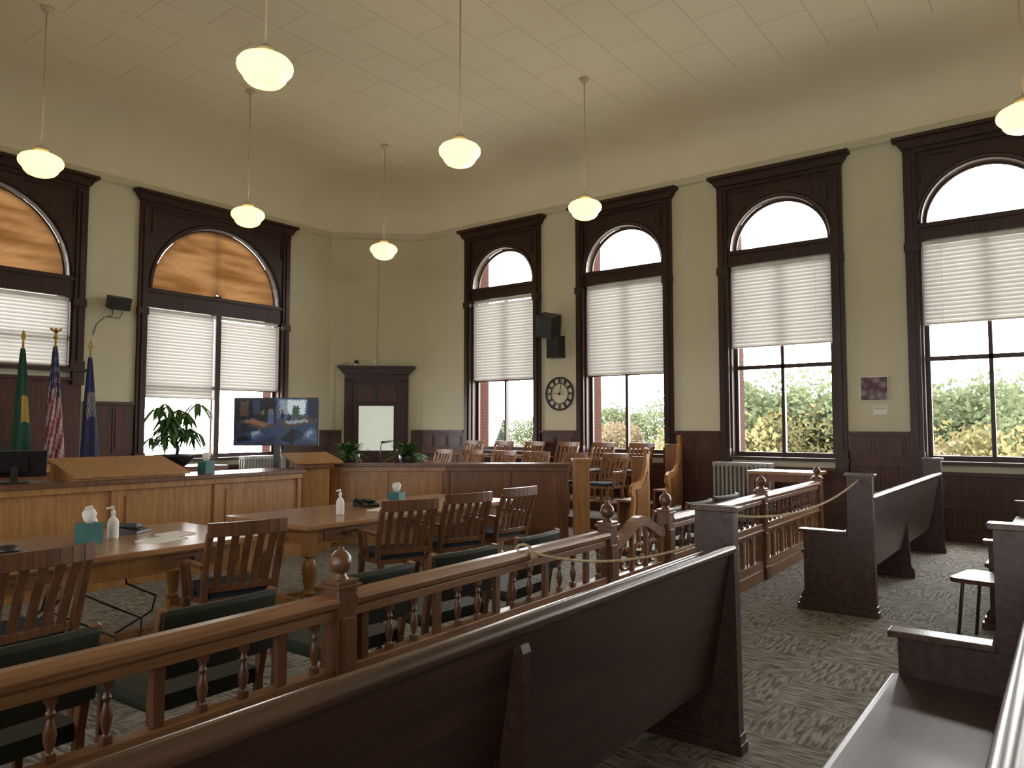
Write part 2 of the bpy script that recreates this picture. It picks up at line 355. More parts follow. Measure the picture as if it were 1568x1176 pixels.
# ------------------------------------------------------------------ railing
def bal(mb,x,z0,z1,turned):
    if turned:
        h=z1-z0; mb.lathe([(.014,0),(.014,h*.12),(.009,h*.16),(.016,h*.3),(.019,h*.42),(.011,h*.6),(.008,h*.66),(.016,h*.72),(.010,h*.78),(.013,h*.88),(.014,h)],(x,0,z0),'post',10)
        mb.b(x-.015,x+.015,-.015,.015,z0,z0+.025,'post'); mb.b(x-.015,x+.015,-.015,.015,z1-.025,z1,'post')
    else:
        mb.b(x-.02,x+.02,-.014,.014,z0,z1,'post')
def section(mb,a,b_):
    mb.prism([(-.05,.765),(-.03,.75),(.03,.75),(.05,.765),(.055,.785),(.045,.80),(.02,.812),(-.02,.812),(-.045,.80),(-.055,.785)],'x',a,b_,'rail')
    mb.b(a,b_,-.028,.028,.715,.75,'rail')
    mb.b(a,b_,-.03,.03,.475,.53,'rail'); mb.b(a,b_,-.04,.04,.455,.475,'rail')
    mb.b(a,b_,-.03,.03,.10,.18,'rail'); mb.b(a,b_,-.04,.04,0,.10,'rail')
    n=max(1,round((b_-a)/.155)); w=(b_-a)/n
    for i in range(n): bal(mb,a+(i+.5)*w,.53,.715,i%3!=0)
    n=max(1,round((b_-a)/.28)); w=(b_-a)/n
    for i in range(n+1):
        x=a+i*w
        mb.b(max(a,x-.03),min(b_,x+.03),-.02,.02,.18,.455,'rail')
        if i<n:
            xc=x+w/2; hw=w/2-.03; N=8; p=[(xc-hw*math.cos(PI*k/N),.36+.075*math.sin(PI*k/N)) for k in range(N+1)]
            for k in range(N): mb.prism([p[k],p[k+1],(p[k+1][0],.455),(p[k][0],.455)],'y',-.015,.015,'rail')
            mb.b(xc-.008,xc+.008,-.01,.01,.18,.435,'rail')
def newel(mb,x,y=0):
    mb.b(x-.06,x+.06,y-.06,y+.06,0,.12,'post'); mb.b(x-.048,x+.048,y-.048,y+.048,.12,.83,'post')
    mb.b(x-.035,x+.035,y-.054,y-.048,.2,.44,'post'); mb.b(x-.035,x+.035,y-.054,y-.048,.52,.72,'post')
    mb.b(x-.062,x+.062,y-.062,y+.062,.83,.845,'post'); mb.b(x-.052,x+.052,y-.052,y+.052,.845,.862,'post')
    mb.lathe([(.035,.86),(.026,.872),(.02,.885),(.034,.892),(.044,.91),(.046,.928),(.040,.95),(.026,.966),(.012,.974),(.014,.982),(.001,.99)],(x,y,0),'post',16)
RA=.024; RY=2.33
def rl(x,dy=0): return (x*math.cos(RA)-dy*math.sin(RA),RY+x*math.sin(RA)+dy*math.cos(RA))
mb=MB()
for a,b_ in((-2.6,1.932),(2.028,4.162),(5.158,7.342),(7.438,9.532)): section(mb,a,b_)
for x in(1.98,4.21,5.11,7.39,9.58): newel(mb,x)
o=mb.obj('courtroom_railing',(0,RY,0),RA,.003); o.scale=(1,1,1.03)
mb=MB(); a,b_=-.385,.385
mb.b(a,a+.06,-.02,.02,.14,.78,'rail'); mb.b(b_-.06,b_,-.02,.02,.14,.78,'rail'); mb.b(a,b_,-.02,.02,.14,.22,'rail'); mb.b(a,b_,-.02,.02,.46,.52,'rail')
N=12; top=[(a+(b_-a)*k/N, .76+.12*math.sin(PI*k/N)**2) for k in range(N+1)]
for k in range(N):
    (xa,za),(xb,zb)=top[k],top[k+1]
    mb.prism([(xa,za-.07),(xb,zb-.07),(xb,zb),(xa,za)],'y',-.03,.03,'rail')
for i in range(3):
    xc=(i-1)*.215
    mb.tube([(xc+.075*math.cos(t*PI/8),0,.62+.075*math.sin(t*PI/8)) for t in range(16)],.014,'rail',6,True)
    for q in range(3):
        an=PI/2+q*2*PI/3; mb.ball((xc+.055*math.cos(an),0,.62+.055*math.sin(an)),.02,'rail',8)
    mb.b(xc-.015,xc+.015,-.014,.014,.22,.46,'rail'); mb.b(xc-.015,xc+.015,-.014,.014,.69,.80,'rail')
for x in(-.107,.107): mb.b(x-.015,x+.015,-.015,.015,.22,.82,'rail')
mb.b(-.40,-.385,-.01,.01,.3,.34,'steel'); mb.b(-.40,-.385,-.01,.01,.7,.74,'steel')
g=rl(4.66); mb.obj('swing_gate',(g[0],g[1],0),RA,.003)
def rope(p0,p1,sag,knots):
    p0=Vector(p0);p1=Vector(p1); mb=MB(); pts=[]
    for i in range(25):
        t=i/24; p=p0.lerp(p1,t); p.z-=sag*4*t*(1-t); pts.append(p)
    mb.tube(pts,.007,'rope',6)
    for k in knots:
        mb.tube([(k[0],k[1]+.066*math.cos(t*PI/6),k[2]+.06*math.sin(t*PI/6)) for t in range(12)],.009,'rope',6,True)
        mb.ball((k[0],k[1]-.065,k[2]),.022,'rope',8)
    mb.obj('barrier_rope')
k=rl(3.27); rope((k[0],k[1]-.065,.82),(3.40,1.48,.93),.06,[(k[0],k[1],.80)]); rope((3.46,1.38,1.08),(6.35,1.38,1.08),.11,[])
# ------------------------------------------------------------------ chairs
def banker(wk='chair',cush=True):
    mb=MB()
    poly=[(-.23,.2),(-.2,.24),(.2,.24),(.23,.2),(.235,0),(.2,-.21),(-.2,-.21),(-.235,0)]
    mb.prism(poly,'z',.42,.455,wk)
    if cush: mb.prism([(x*.92,y*.92) for x,y in poly],'z',.455,.50,'cush')
    for s in(-1,1):
        mb.beam((s*.2,.19,.42),(s*.215,.22,0.003),.045,.045,wk,w2=.035,d2=.035)
        mb.beam((s*.19,-.19,.42),(s*.215,-.25,0.003),.045,.045,wk,w2=.035,d2=.035)
        mb.beam((s*.207,.205,.2),(s*.203,-.215,.2),.02,.03,wk)
        mb.beam((s*.215,-.19,.43),(s*.225,-.235,.64),.035,.045,wk); mb.beam((s*.225,-.235,.64),(s*.225,-.31,.86),.035,.042,wk)
        arm=[(s*.23,-.235,.655),(s*.258,-.12,.665),(s*.268,.0,.665),(s*.26,.12,.66)]
        for i in range(3): mb.beam(arm[i],arm[i+1],.045+.012*i,.024,wk)
        mb.beam((s*.258,.09,.65),(s*.235,.08,.44),.035,.03,wk,w2=.045)
        mb.beam((s*.26,-.02,.65),(s*.23,-.03,.44),.02,.02,wk)
    mb.beam((-.2,.0,.2),(.2,0,.2),.03,.02,wk); mb.beam((-.2,.2,.26),(.2,.2,.26),.03,.02,wk)
    N=8
    bow=lambda x:-.03*(1-(x/.25)**2)
    for i in range(N):
        xa=-.243+.486*i/N; xb=-.243+.486*(i+1)/N
        mb.beam((xa,-.318+bow(xa),.885),(xb,-.318+bow(xb),.885),.028,.085,wk)
        xa*=.88;xb*=.88
        mb.beam((xa,-.205+bow(xa)*.5,.515),(xb,-.205+bow(xb)*.5,.515),.025,.04,wk)
    for i in range(5):
        x=-.155+.0775*i
        mb.beam((x*.95,-.205+bow(x)*.5,.52),(x,-.245+bow(x)*.8,.68),.046,.012,wk,up=(0,1,0)); mb.beam((x,-.245+bow(x)*.8,.68),(x*1.05,-.314+bow(x),.86),.046,.012,wk,up=(0,1,0))
    return mb.mesh('wooden_armchair')
ch1=banker('chair'); ch2=banker('chairl')
for x,y,r in((1.42,4.20,.10),(2.72,4.36,-.22),(4.28,4.48,-.36),(4.97,4.50,-.26),(5.66,4.52,-.05)):
    put(ch1,'wooden_armchair',(x,y,0),r,.003)
for i in range(6):
    y=5.75+.72*i
    put(ch2,'jury_chair',(9.86,y,.152),PI/2+.05*((i*7)%5-2),.003)
    put(ch2,'jury_chair',(10.72,y,.302),PI/2+.06*((i*5)%5-2),.003)
for x,y,r in((8.85,6.2,2.0),(8.75,7.3,1.4),(8.85,8.7,1.7),(7.9,9.8,2.6)): put(ch2,'jury_chair',(x,y,0),r,.003)
mb=MB(); mb.b(9.45,10.34,5.3,10.3,0,.15,'carpet'); mb.b(9.42,9.45,5.3,10.3,0,.15,'darkx'); mb.obj('riser_step')
mb=MB(); mb.b(10.38,11.2,5.3,10.3,0,.3,'carpet'); mb.b(10.35,10.38,5.3,10.3,0,.3,'darkx'); mb.obj('riser_step')
def jend(x,s):
    mb=MB()
    pr=[(0,0),(.60,0),(.60,.06),(.58,.1),(.58,.98),(.595,1.06),(.56,1.12),(.51,1.12),(.48,1.07),(.50,1.02),(.46,.86),(.40,.74),(.32,.68),(.24,.66),(.12,.66),(.05,.62),(.02,.55),(.05,.49),(.10,.47),(.08,.3),(.03,.15),(0,.08)]
    mb.prism(pr,'y',0,.05,'honey')
    inner=[(.1,.1),(.51,.1),(.51,.8),(.43,.68),(.34,.6),(.16,.58),(.18,.4)]
    mb.prism(inner,'y',-.012,0,'chairl')
    mb.tube([(.545+.03*math.cos(t),-.01,1.075+.03*math.sin(t)) for t in [k*.6 for k in range(9)]],.01,'honeyr',6)
    mb.b(.54,.57,.05,.28,.42,1.0,'chairl'); mb.b(.1,.54,.05,.28,.40,.43,'chairl')
    mb.b(.1,.54,.24,.28,0,.40,'chairl')
    o=mb.obj('jury_bench',(x,4.98,0),0,.004); o.scale=(1,1,s)
jend(9.28,1.06); jend(10.42,1.22)
mb=MB()
for s in(-1,1):
    mb.beam((s*.23,-.19,0),(s*.23,-.20,.45),.032,.032,'post'); mb.beam((s*.23,-.20,.45),(s*.24,-.27,.82),.032,.035,'post')
    mb.beam((s*.22,.22,0),(s*.22,.2,.42),.03,.03,'post'); mb.beam((s*.225,-.19,.2),(s*.22,.21,.2),.02,.025,'post')
mb.beam((-.23,-.225,.56),(.23,-.225,.56),.02,.03,'post')
mb.prism([(-.24,.22),(-.22,.25),(.22,.25),(.24,.22),(.23,-.2),(-.23,-.2)],'z',.42,.48,'green')
vs=[];f=lambda x:-.255-.02*(1-(x/.25)**2)
for i in range(9):
    x=-.245+.49*i/8
    vs+=[(x,f(x)-.022,.57),(x,f(x)+.028,.57),(x,f(x)+.012,.80),(x,f(x)+.0,.815),(x,f(x)-.025,.815),(x,f(x)-.037,.80)]
fs=[(i*6+j,i*6+(j+1)%6,(i+1)*6+(j+1)%6,(i+1)*6+j) for i in range(8) for j in range(6)]+[tuple(range(6)),tuple(range(48,54))]
mb.add(vs,fs,'green',False)
uc=mb.mesh('upholstered_chair')
for i,x in enumerate((.18,.93,1.66,2.46,3.17,3.88,5.75,6.5,7.25)): put(uc,'upholstered_chair',(x,2.93+.02*(i%3)+.015*x,0),.05*((i*3)%4-1.5),.004)
mb=MB()
mb.prism([(-.22,.2),(-.18,.24),(.18,.24),(.22,.2),(.2,-.2),(-.2,-.2)],'z',.43,.46,'darkx')
for s in(-1,1):
    mb.tube([(s*.19,.2,0),(s*.18,.16,.43)],.012,'steel'); mb.tube([(s*.2,-.24,0),(s*.18,-.18,.43),(s*.19,-.25,.8)],.012,'steel')
mb.prism([(-.2,.60),(-.2,.78),(-.16,.82),(.16,.82),(.2,.78),(.2,.60)],'y',-.26,-.235,'darkx')
mb.obj('side_chair',(6.12,.46,0),-.2,.004)
# ------------------------------------------------------------------ tables
def table(x0,x1,y0,y1):
    mb=MB(); L=x1-x0;W=y1-y0
    mb.b(0,L,0,W,.715,.75,'top'); mb.b(.03,L-.03,.03,W-.03,.70,.715,'honey')
    mb.b(.10,L-.10,.10,.125,.58,.70,'honey'); mb.b(.10,L-.10,W-.125,W-.10,.58,.70,'honey'); mb.b(.10,.125,.1,W-.1,.58,.70,'honey'); mb.b(L-.125,L-.1,.1,W-.1,.58,.70,'honey')
    for x in(.12,L-.12):
        for y in(.12,W-.12):
            mb.b(x-.045,x+.045,y-.045,y+.045,.5,.70,'honey')
            mb.lathe([(.05,.50),(.03,.485),(.055,.45),(.058,.40),(.045,.30),(.034,.24),(.05,.22),(.034,.20)],(x,y,0),'honey',14)
            mb.b(x-.045,x+.045,y-.045,y+.045,.06,.20,'honey'); mb.lathe([(.03,0),(.045,.03),(.04,.06)],(x,y,0),'honey',12)
    mb.b(.12,.16+0,.16,W-.16,.09,.15,'honey'); mb.b(L-.16,L-.12,.16,W-.16,.09,.15,'honey'); mb.b(.14,L-.14,W/2-.03,W/2+.03,.10,.14,'honey')
    for i in range(3):
        xc=L*(i+.5)/3; mb.b(xc-.2,xc+.2,.09,.10,.60,.69,'chairl'); mb.ball((xc,.08,.645),.014,'steel',8)
    mb.obj('counsel_table',(x0,y0,0),0,.005)
table(.1,3.1,4.5,5.65); table(3.52,6.12,4.62,5.72)
# ------------------------------------------------------------------ bench counters
def counter(name,T,L,h,cells,mats,depth=.55):
    mb=MB()
    mb.b(0,L,.03,depth,0,h-.04,'honey'); mb.b(-.02,L+.02,-.05,depth+.03,h-.04,h,'chair')
    w=L/cells
    for i in range(cells+1):
        x=i*w; fk='honey' if mats[min(i,cells-1)%len(mats)]=='honey' else 'honeyr'
        mb.b(max(0,x-.05),min(L,x+.05),0,.03,.14,h-.10,fk)
    for i in range(cells):
        k=mats[i%len(mats)]; fk='honey' if k=='honey' else 'honeyr'
        mb.b(i*w,(i+1)*w,-.02,.03,h-.10,h-.04,fk); mb.b(i*w,(i+1)*w,-.02,.03,0,.14,fk)
        mb.b(i*w+.05,(i+1)*w-.05,.022,.032,.14,h-.1,k); mb.b(i*w+.09,(i+1)*w-.09,.012,.024,.19,h-.16,k)
    mb.obj(name,mw=T,bev=.004)
counter('clerk_counter',Matrix.Translation((-1.9,7.2,0)),7.3,1.0,7,['honey'])
A=Vector((6.06,7.66)); B=Vector((8.02,5.20)); ang=math.atan2(B.y-A.y,B.x-A.x)
counter('witness_partition',Matrix.Translation((A.x,A.y,0))@Matrix.Rotation(ang,4,'Z'),(B-A).length,1.03,4,['honey','honey','honeyr','honeyr'],.10)
mb=MB(); mb.b(-.10,.10,-.10,.10,0,1.05,'honey'); mb.b(-.12,.12,-.12,.12,1.05,1.09,'honey'); mb.b(-.12,.12,-.12,.12,0,.12,'honey'); mb.obj('partition_post',(B.x+.10,B.y-.13,0),ang,.005)
mb=MB(); mb.b(-.17,.17,-.14,.14,0,1.0,'honey'); mb.b(-.19,.19,-.16,.16,0,.1,'honey')
mb.prism([(-.2,1.0),(.2,1.0),(.2,1.15),(-.2,1.06)],'x',-.2,.2,'honeyr'); mb.prism([(-.24,1.055),(.24,1.155),(.24,1.18),(-.24,1.08)],'x',-.3,.3,'honey'); mb.obj('podium',(5.71,7.42,0),-.25,.005)
mb=MB(); mb.prism([(-.25,0),(.3,0),(.3,.17),(-.25,.03)],'x',-.52,.52,'honey'); mb.prism([(-.29,.025),(.32,.175),(.32,.20),(-.29,.05)],'x',-.55,.55,'honey'); mb.obj('sloped_reading_desk',(3.47,7.47,1.0),.0,.004)
mb=MB(); mb.b(0,3.6,0,.7,0,1.0,'honeyr'); mb.b(-.03,3.63,-.05,.75,1.0,1.05,'honey'); mb.obj('judge_bench',(.2,9.0,0),0,.004)
def exec_chair(x,y,r):
    mb=MB(); mb.lathe([(.03,.08),(.03,.45)],(0,0,0),'steel',10)
    for k in range(5):
        a=k*2*PI/5; mb.beam((0,0,.1),(.28*math.cos(a),.28*math.sin(a),.06),.04,.03,'black'); mb.ball((.28*math.cos(a),.28*math.sin(a),.03),.03,'black',8)
    mb.prism([(-.25,-.22),(-.2,-.26),(.2,-.26),(.25,-.22),(.25,.22),(.2,.26),(-.2,.26),(-.25,.22)],'z',.45,.55,'black')
    mb.prism([(-.24,.55),(-.27,.9),(-.25,1.2),(-.17,1.28),(.17,1.28),(.25,1.2),(.27,.9),(.24,.55)],'y',-.33,-.24,'black')
    for s in(-1,1): mb.beam((s*.29,-.2,.72),(s*.29,.15,.72),.05,.04,'black'); mb.beam((s*.29,0,.70),(s*.26,0,.5),.04,.03,'black')
    mb.obj('executive_chair',(x,y,0),r,.01)
exec_chair(3.25,10.2,PI)
def flag(x,y,h,kind):
    mb=MB(); mb.lathe([(.16,0),(.16,.03),(.05,.06),(.02,.12)],(0,0,0),'fy',16); mb.tube([(0,0,.05),(0,0,h-.15)],.014,'fy',8)
    if kind=='us':
        mb.ball((0,0,h-.13),.03,'fy',10); mb.beam((0,0,h-.11),(0,0,h),.03,.02,'fy'); mb.beam((0,0,h-.06),(-.07,0,h-.01),.02,.03,'fy'); mb.beam((0,0,h-.06),(.07,0,h-.01),.02,.03,'fy')
    else: mb.prism([(-.03,h-.1),(0,h),(.03,h-.1),(0,h-.16)],'y',-.008,.008,'fy')
    N=60; R=24; zt=h-.25; zb=h-2.0
    def P(i,j):
        t=i/R; a=2*PI*j/N; rr=(.022+.085*min(1,t*1.2)**.8)*(1+.26*math.cos(5*a+2.5*t+x))
        return (rr*math.cos(a)*1.0+.04*t,rr*math.sin(a)*.8,zt+(zb-zt)*t-.10*math.cos(a*2)*t)
    for i in range(R):
        for j in range(N):
            if kind=='us':
                if i+ (j%15)*.25<10: k='usw' if (i%2==0 and j%4==1) else 'usb'
                else: k='usr' if ((j+i*1.3)//3)%2 else 'usw'
            elif kind=='g': k='fy' if 9<=i<=13 and 40<j<50 else 'fg'
            else: k='usw' if 7<=i<=11 and 36<j<52 and (i+j)%2 else 'usb'
            mb.add([P(i,j),P(i,(j+1)%N),P(i+1,(j+1)%N),P(i+1,j)],[(0,1,2,3)],k,True)
    me=mb.mesh('flag_on_pole',False); bm=bmesh.new(); bm.from_mesh(me); bmesh.ops.remove_doubles(bm,verts=bm.verts,dist=1e-4); bmesh.ops.recalc_face_normals(bm,faces=bm.faces); bm.to_mesh(me); bm.free()
    put(me,'flag_on_pole',(x,y,0))
flag(3.80,11.0,2.78,'g'); flag(4.15,10.9,2.83,'us'); flag(4.64,11.0,2.72,'b')
# ------------------------------------------------------------------ TV
mb=MB(); mb.b(-.6,.6,0,.05,-.34,.34,'black'); mb.b(-.04,.04,.03,.09,-1.5,-.1,'steel'); mb.b(-.35,.35,-.2,.3,-1.57,-1.53,'steel')
PALV=[(.004,.005,.008),(.010,.014,.028),(.016,.028,.06),(.04,.065,.12),(.16,.20,.24),(.38,.45,.48),(.05,.030,.022),(.13,.07,.04),(.03,.05,.032)]
for i,c in enumerate(PALV): M['tv%d'%i]=plain('screen_pixel_%d'%i,c,.5,emit=c,es=.8,var=.02)
GX,GY=80,45
def inp(x,y,poly):
    r=False;n=len(poly);j=n-1
    for i in range(n):
        (xi,yi),(xj,yj)=poly[i],poly[j]
        if (yi>y)!=(yj>y) and x<(xj-xi)*(y-yi)/(yj-yi)+xi: r=not r
        j=i
    return r
shp=[([(0,0),(1,0),(1,1),(0,1)],1),([(0,.55),(.5,.6),(.5,1),(0,1)],0),([(.06,.62),(.16,.62),(.16,.95),(.06,.95)],6),([(.22,.66),(.30,.66),(.30,.96),(.22,.96)],2),
 ([(0,.18),(.5,.42),(.5,.2),(.2,0),(0,0)],2),([(.05,.5),(.2,.58),(.5,.42),(.32,.32)],6),([(.12,.52),(.22,.56),(.42,.44),(.35,.38)],7),([(.0,.4),(.14,.5),(.1,.2),(0,.2)],1),
 ([(.18,.25),(.3,.33),(.36,.2),(.22,.1)],3),([(.2,.26),(.28,.3),(.3,.24),(.22,.18)],4),([(.3,.5),(.38,.5),(.38,.74),(.3,.74)],0),([(.32,.66),(.36,.66),(.36,.74),(.32,.74)],7),([(.4,.44),(.47,.44),(.47,.78),(.4,.78)],3),([(.42,.68),(.46,.68),(.46,.78),(.42,.78)],7),
 ([(.5,.5),(1,.5),(1,1),(.5,1)],3),([(.54,.66),(.86,.66),(.86,.97),(.54,.97)],5),([(.54,.66),(.64,.66),(.64,.97),(.54,.97)],4),([(.70,.6),(.78,.6),(.78,.84),(.70,.84)],8),([(.88,.55),(1,.55),(1,1),(.88,1)],1),
 ([(.5,0),(1,0),(1,.5),(.5,.56)],2),([(.52,.5),(.9,.62),(1,.5),(.62,.36)],6),([(.6,.5),(.85,.56),(.9,.5),(.65,.43)],4),([(.55,.1),(.7,.34),(.8,.3),(.72,0)],0),([(.8,.15),(.92,.4),(1,.3),(1,.05)],3),([(.72,.05),(.84,.2),(.82,.3),(.74,.28)],1),([(.04,.05),(.2,.1),(.16,.2),(.02,.15)],0),([(.85,.2),(.9,.3),(.95,.28),(.9,.16)],4),
 ([(.56,.56),(.60,.56),(.60,.70),(.56,.70)],0),([(.565,.70),(.595,.70),(.595,.76),(.565,.76)],7),([(.64,.52),(.68,.52),(.68,.64),(.64,.64)],1),([(.1,.3),(.14,.3),(.15,.46),(.11,.46)],0),([(.11,.46),(.14,.46),(.14,.52),(.11,.52)],7)]
for i in range(GX):
    for j in range(GY):
        x=(i+.5)/GX+random.gauss(0,.006); y=(j+.5)/GY+random.gauss(0,.009); k=1
        for p,kk in shp:
            if inp(x,y,p): k=kk
        x0=-.58+1.16*i/GX; z0=-.325+.65*j/GY
        mb.add([(x0,-.004,z0),(x0+1.16/GX,-.004,z0),(x0+1.16/GX,-.004,z0+.65/GY),(x0,-.004,z0+.65/GY)],[(0,1,2,3)],'tv%d'%k)
mb.obj('television_on_stand',(6.3,9.0,1.57),math.radians(-52.7),fixn=False)
# ------------------------------------------------------------------ plants
def leaf(mb,p,d,L,W,droop,k='leaf'):
    p=Vector(p); d=Vector(d).normalized(); sd=d.cross(Vector((0,0,1)))
    if sd.length<.05: sd=Vector((1,0,0))
    sd.normalize(); vs=[];n=4
    for i in range(n+1):
        t=i/n; c=p+d*L*t+Vector((0,0,-droop*L*t*t)); w=W*math.sin(PI*min(.97,t*.9+.08))
        vs+= [c-sd*w,c+sd*w]
    mb.add(vs,[(2*i,2*i+1,2*i+3,2*i+2) for i in range(n)],k,True)
mb=MB(); mb.lathe([(.10,0),(.16,.04),(.22,.12),(.23,.15),(.20,.15),(.15,.10),(.001,.10)],(0,0,0),'black',20)
mb.tube([(0,0,.1),(.02,0,.22),(-.01,.01,.34)],.022,'bark')
for i in range(34):
    a=random.random()*2*PI; el=random.uniform(.0,1.0); c=Vector((math.cos(a)*.30*random.uniform(.3,1.1),math.sin(a)*.30*random.uniform(.3,1.1),.36+.44*el))
    mb.tube([(-.01,.01,.32),c*.5+Vector((0,0,.2)),c],.004,'leaf',5)
    for q_ in range(6):
        b2=q_*PI/3+a; leaf(mb,c,(math.cos(b2),math.sin(b2),-.25),random.uniform(.15,.24),.022,.8)
mb.obj('potted_money_tree',(4.85,9.0,1.0),fixn=False)
mb=MB(); mb.b(-.5,.5,-.3,.3,.94,1.0,'honeyr')
for sx in(-.45,.45):
    for sy in(-.25,.25): mb.b(sx-.03,sx+.03,sy-.03,sy+.03,0,.94,'honeyr')
mb.obj('plant_table',(4.95,9.1,0),0,.004)
mb=MB(); mb.lathe([(.12,0),(.15,.2),(.16,.28),(.14,.28),(.13,.24),(.001,.24)],(0,0,0),'black',18)
for i in range(60):
    a=random.random()*2*PI; leaf(mb,(0,0,.26),(math.cos(a),math.sin(a),random.uniform(.2,2.2)),random.uniform(.3,.55),.04,.5)
gp=mb.mesh('potted_plant',False)
mb=MB(); mb.b(-.7,.7,-.22,.22,.78,.82,'honey')
for sx in(-.64,.64):
    for sy in(-.18,.18): mb.b(sx-.03,sx+.03,sy-.03,sy+.03,0,.78,'honey')
mb.obj('side_table',(7.55,8.2,0),ang,.004)
put(gp,'potted_plant',(7.25,8.55,.82)); put(gp,'potted_plant',(7.8,7.85,.82),1.2)
# ------------------------------------------------------------------ wall things
TWR=lambda y,z:Matrix.Translation((XW,y,z))@Matrix.Rotation(-PI/2,4,'Z')
mb=MB()
ringp=lambda r,n=40:[(r*math.cos(2*PI*k/n),-.02,r*math.sin(2*PI*k/n)) for k in range(n)]
mb.tube(ringp(.30),.012,'steel',6,True); mb.tube(ringp(.19),.008,'steel',6,True); mb.tube(ringp(.28),.005,'steel',5,True)
def disc(mb,r,y,k,n=36): mb.add([(r*math.cos(2*PI*i/n),y,r*math.sin(2*PI*i/n)) for i in range(n)],[list(range(n))],k)
disc(mb,.29,-.008,'brass')
for h in range(12):
    a=h*PI/6
    for dd in(-.06,0,.06): mb.beam((.205*math.cos(a+dd),-.02,.205*math.sin(a+dd)),(.272*math.cos(a+dd),-.02,.272*math.sin(a+dd)),.01,.01,'steel')
mb.beam((.03,-.03,0),(-.15,-.03,.01),.014,.006,'black'); mb.beam((0,-.035,-.03),(.06,-.035,.24),.01,.006,'black'); mb.ball((0,-.03,0),.02,'black',10)
mb.obj('wall_clock',mw=TWR(7.5,2.1))
mb=MB(); mb.b(-.13,.13,-.25,-.03,-.2,.2,'black'); mb.b(-.12,.12,-.255,-.25,-.19,.19,'steel'); mb.b(-.03,.03,-.03,0,-.05,.05,'steel'); mb.obj('wall_speaker',mw=TWR(7.5,2.95),bev=.01)
mb=MB(); R=Matrix.Rotation(.35,4,'X')@Matrix.Rotation(.25,4,'Y'); mb.b(-.18,.18,-.36,-.06,-.2,.2,'black',R); mb.b(-.16,.16,-.368,-.36,-.18,.18,'steel',R); mb.b(-.03,.03,-.2,0,-.03,.03,'steel'); mb.obj('wall_speaker',mw=TWR(7.62,3.42),bev=.01)
m,n,l,b=nt('painting_canvas'); tc=n.new('ShaderNodeTexCoord'); vo=n.new('ShaderNodeTexVoronoi'); vo.inputs['Scale'].default_value=9; cr=n.new('ShaderNodeValToRGB'); e=cr.color_ramp.elements; e[0].color=(.30,.28,.26,1); e[1].color=(.08,.02,.04,1); e[1].position=.6
l.new(tc.outputs['Object'],vo.inputs['Vector']); l.new(vo.outputs['Distance'],cr.inputs['Fac']); l.new(cr.outputs['Color'],b.inputs['Base Color']); M['paint']=m
mb=MB(); mb.b(-.18,.18,-.03,0,-.17,.17,'paper'); mb.b(-.17,.17,-.034,-.03,-.16,.16,'paint'); mb.obj('wall_picture',mw=TWR(2.22,2.03))
mb=MB(); mb.b(-.09,.09,-.01,0,-.06,.06,'paper'); mb.b(-.07,.07,-.012,-.01,.01,.03,'silver'); mb.obj('wall_notice',mw=TWR(2.15,1.73))
mb=MB(); R=Matrix.Rotation(.3,4,'X'); mb.b(-.16,.16,-.30,-.12,-.1,.1,'black',R); mb.b(-.14,.14,-.305,-.30,-.08,.08,'steel',R); mb.b(-.02,.02,-.15,0,-.03,.03,'steel')
mb.tube([(.0,-.02,-.1),(-.02,-.02,-.25),(-.15,-.03,-.3),(-.26,-.03,-.42),(-.3,-.02,-.6)],.008,'steel',6); mb.tube([(.12,-.02,0),(.16,-.02,-.15),(.1,-.02,-.28),(-.1,-.02,-.28)],.006,'black',6)
mb.obj('wall_speaker',mw=Matrix.Translation((5.55,YF,3.55)),bev=.008)
for dx in(-.42,-.04):
    mb=MB(); mb.lathe([(.04,0),(.04,.03),(.03,.05)],(0,0,0),'white',12); mb.ball((0,0,.08),.045,'black' if dx<-.1 else 'white',12); mb.obj('security_camera',mw=TC@Matrix.Translation((dx,-.09,2.77)))
mb=MB(); mb.tube([(0,-.015,2.9),(0,-.015,5.45)],.01,'wall',6); mb.obj('wall_conduit',mw=TC)
mb=MB(); mb.tube([(-.87,-.015,1.45),(-.87,-.015,2.78),(-.60,-.015,2.84)],.014,'wall',6); mb.obj('wall_conduit',mw=TC)
mb=MB()
for i in range(14):
    y=-.42+i*.065
    for x in(-.07,0,.07): mb.tube([(x,y,.1),(x,y,.93)],.022,'silver',8)
    mb.beam((-.09,y,.93),(.09,y,.93),.05,.06,'silver'); mb.beam((-.09,y,.12),(.09,y,.12),.05,.06,'silver')
for y in(-.42,.425):
    for x in(-.07,.07): mb.b(x-.02,x+.02,y-.02,y+.02,0,.12,'silver')
mb.tube([(0,.43,.15),(0,.5,.15),(0,.5,0)],.02,'silver')
rad=mb.mesh('cast_iron_radiator'); put(rad,'cast_iron_radiator',(11.0,4.0,0)); put(rad,'cast_iron_radiator',(8.2,12.1,0),PI/2)
mb=MB(); mb.b(-.3,.3,-.45,.45,.86,.9,'top'); mb.b(-.26,.26,-.4,.4,.76,.86,'honeyr')
for sx in(-.24,.24):
    for sy in(-.38,.38): mb.b(sx-.03,sx+.03,sy-.03,sy+.03,0,.76,'honeyr')
mb.obj('side_table',(10.3,3.15,0),0,.004)
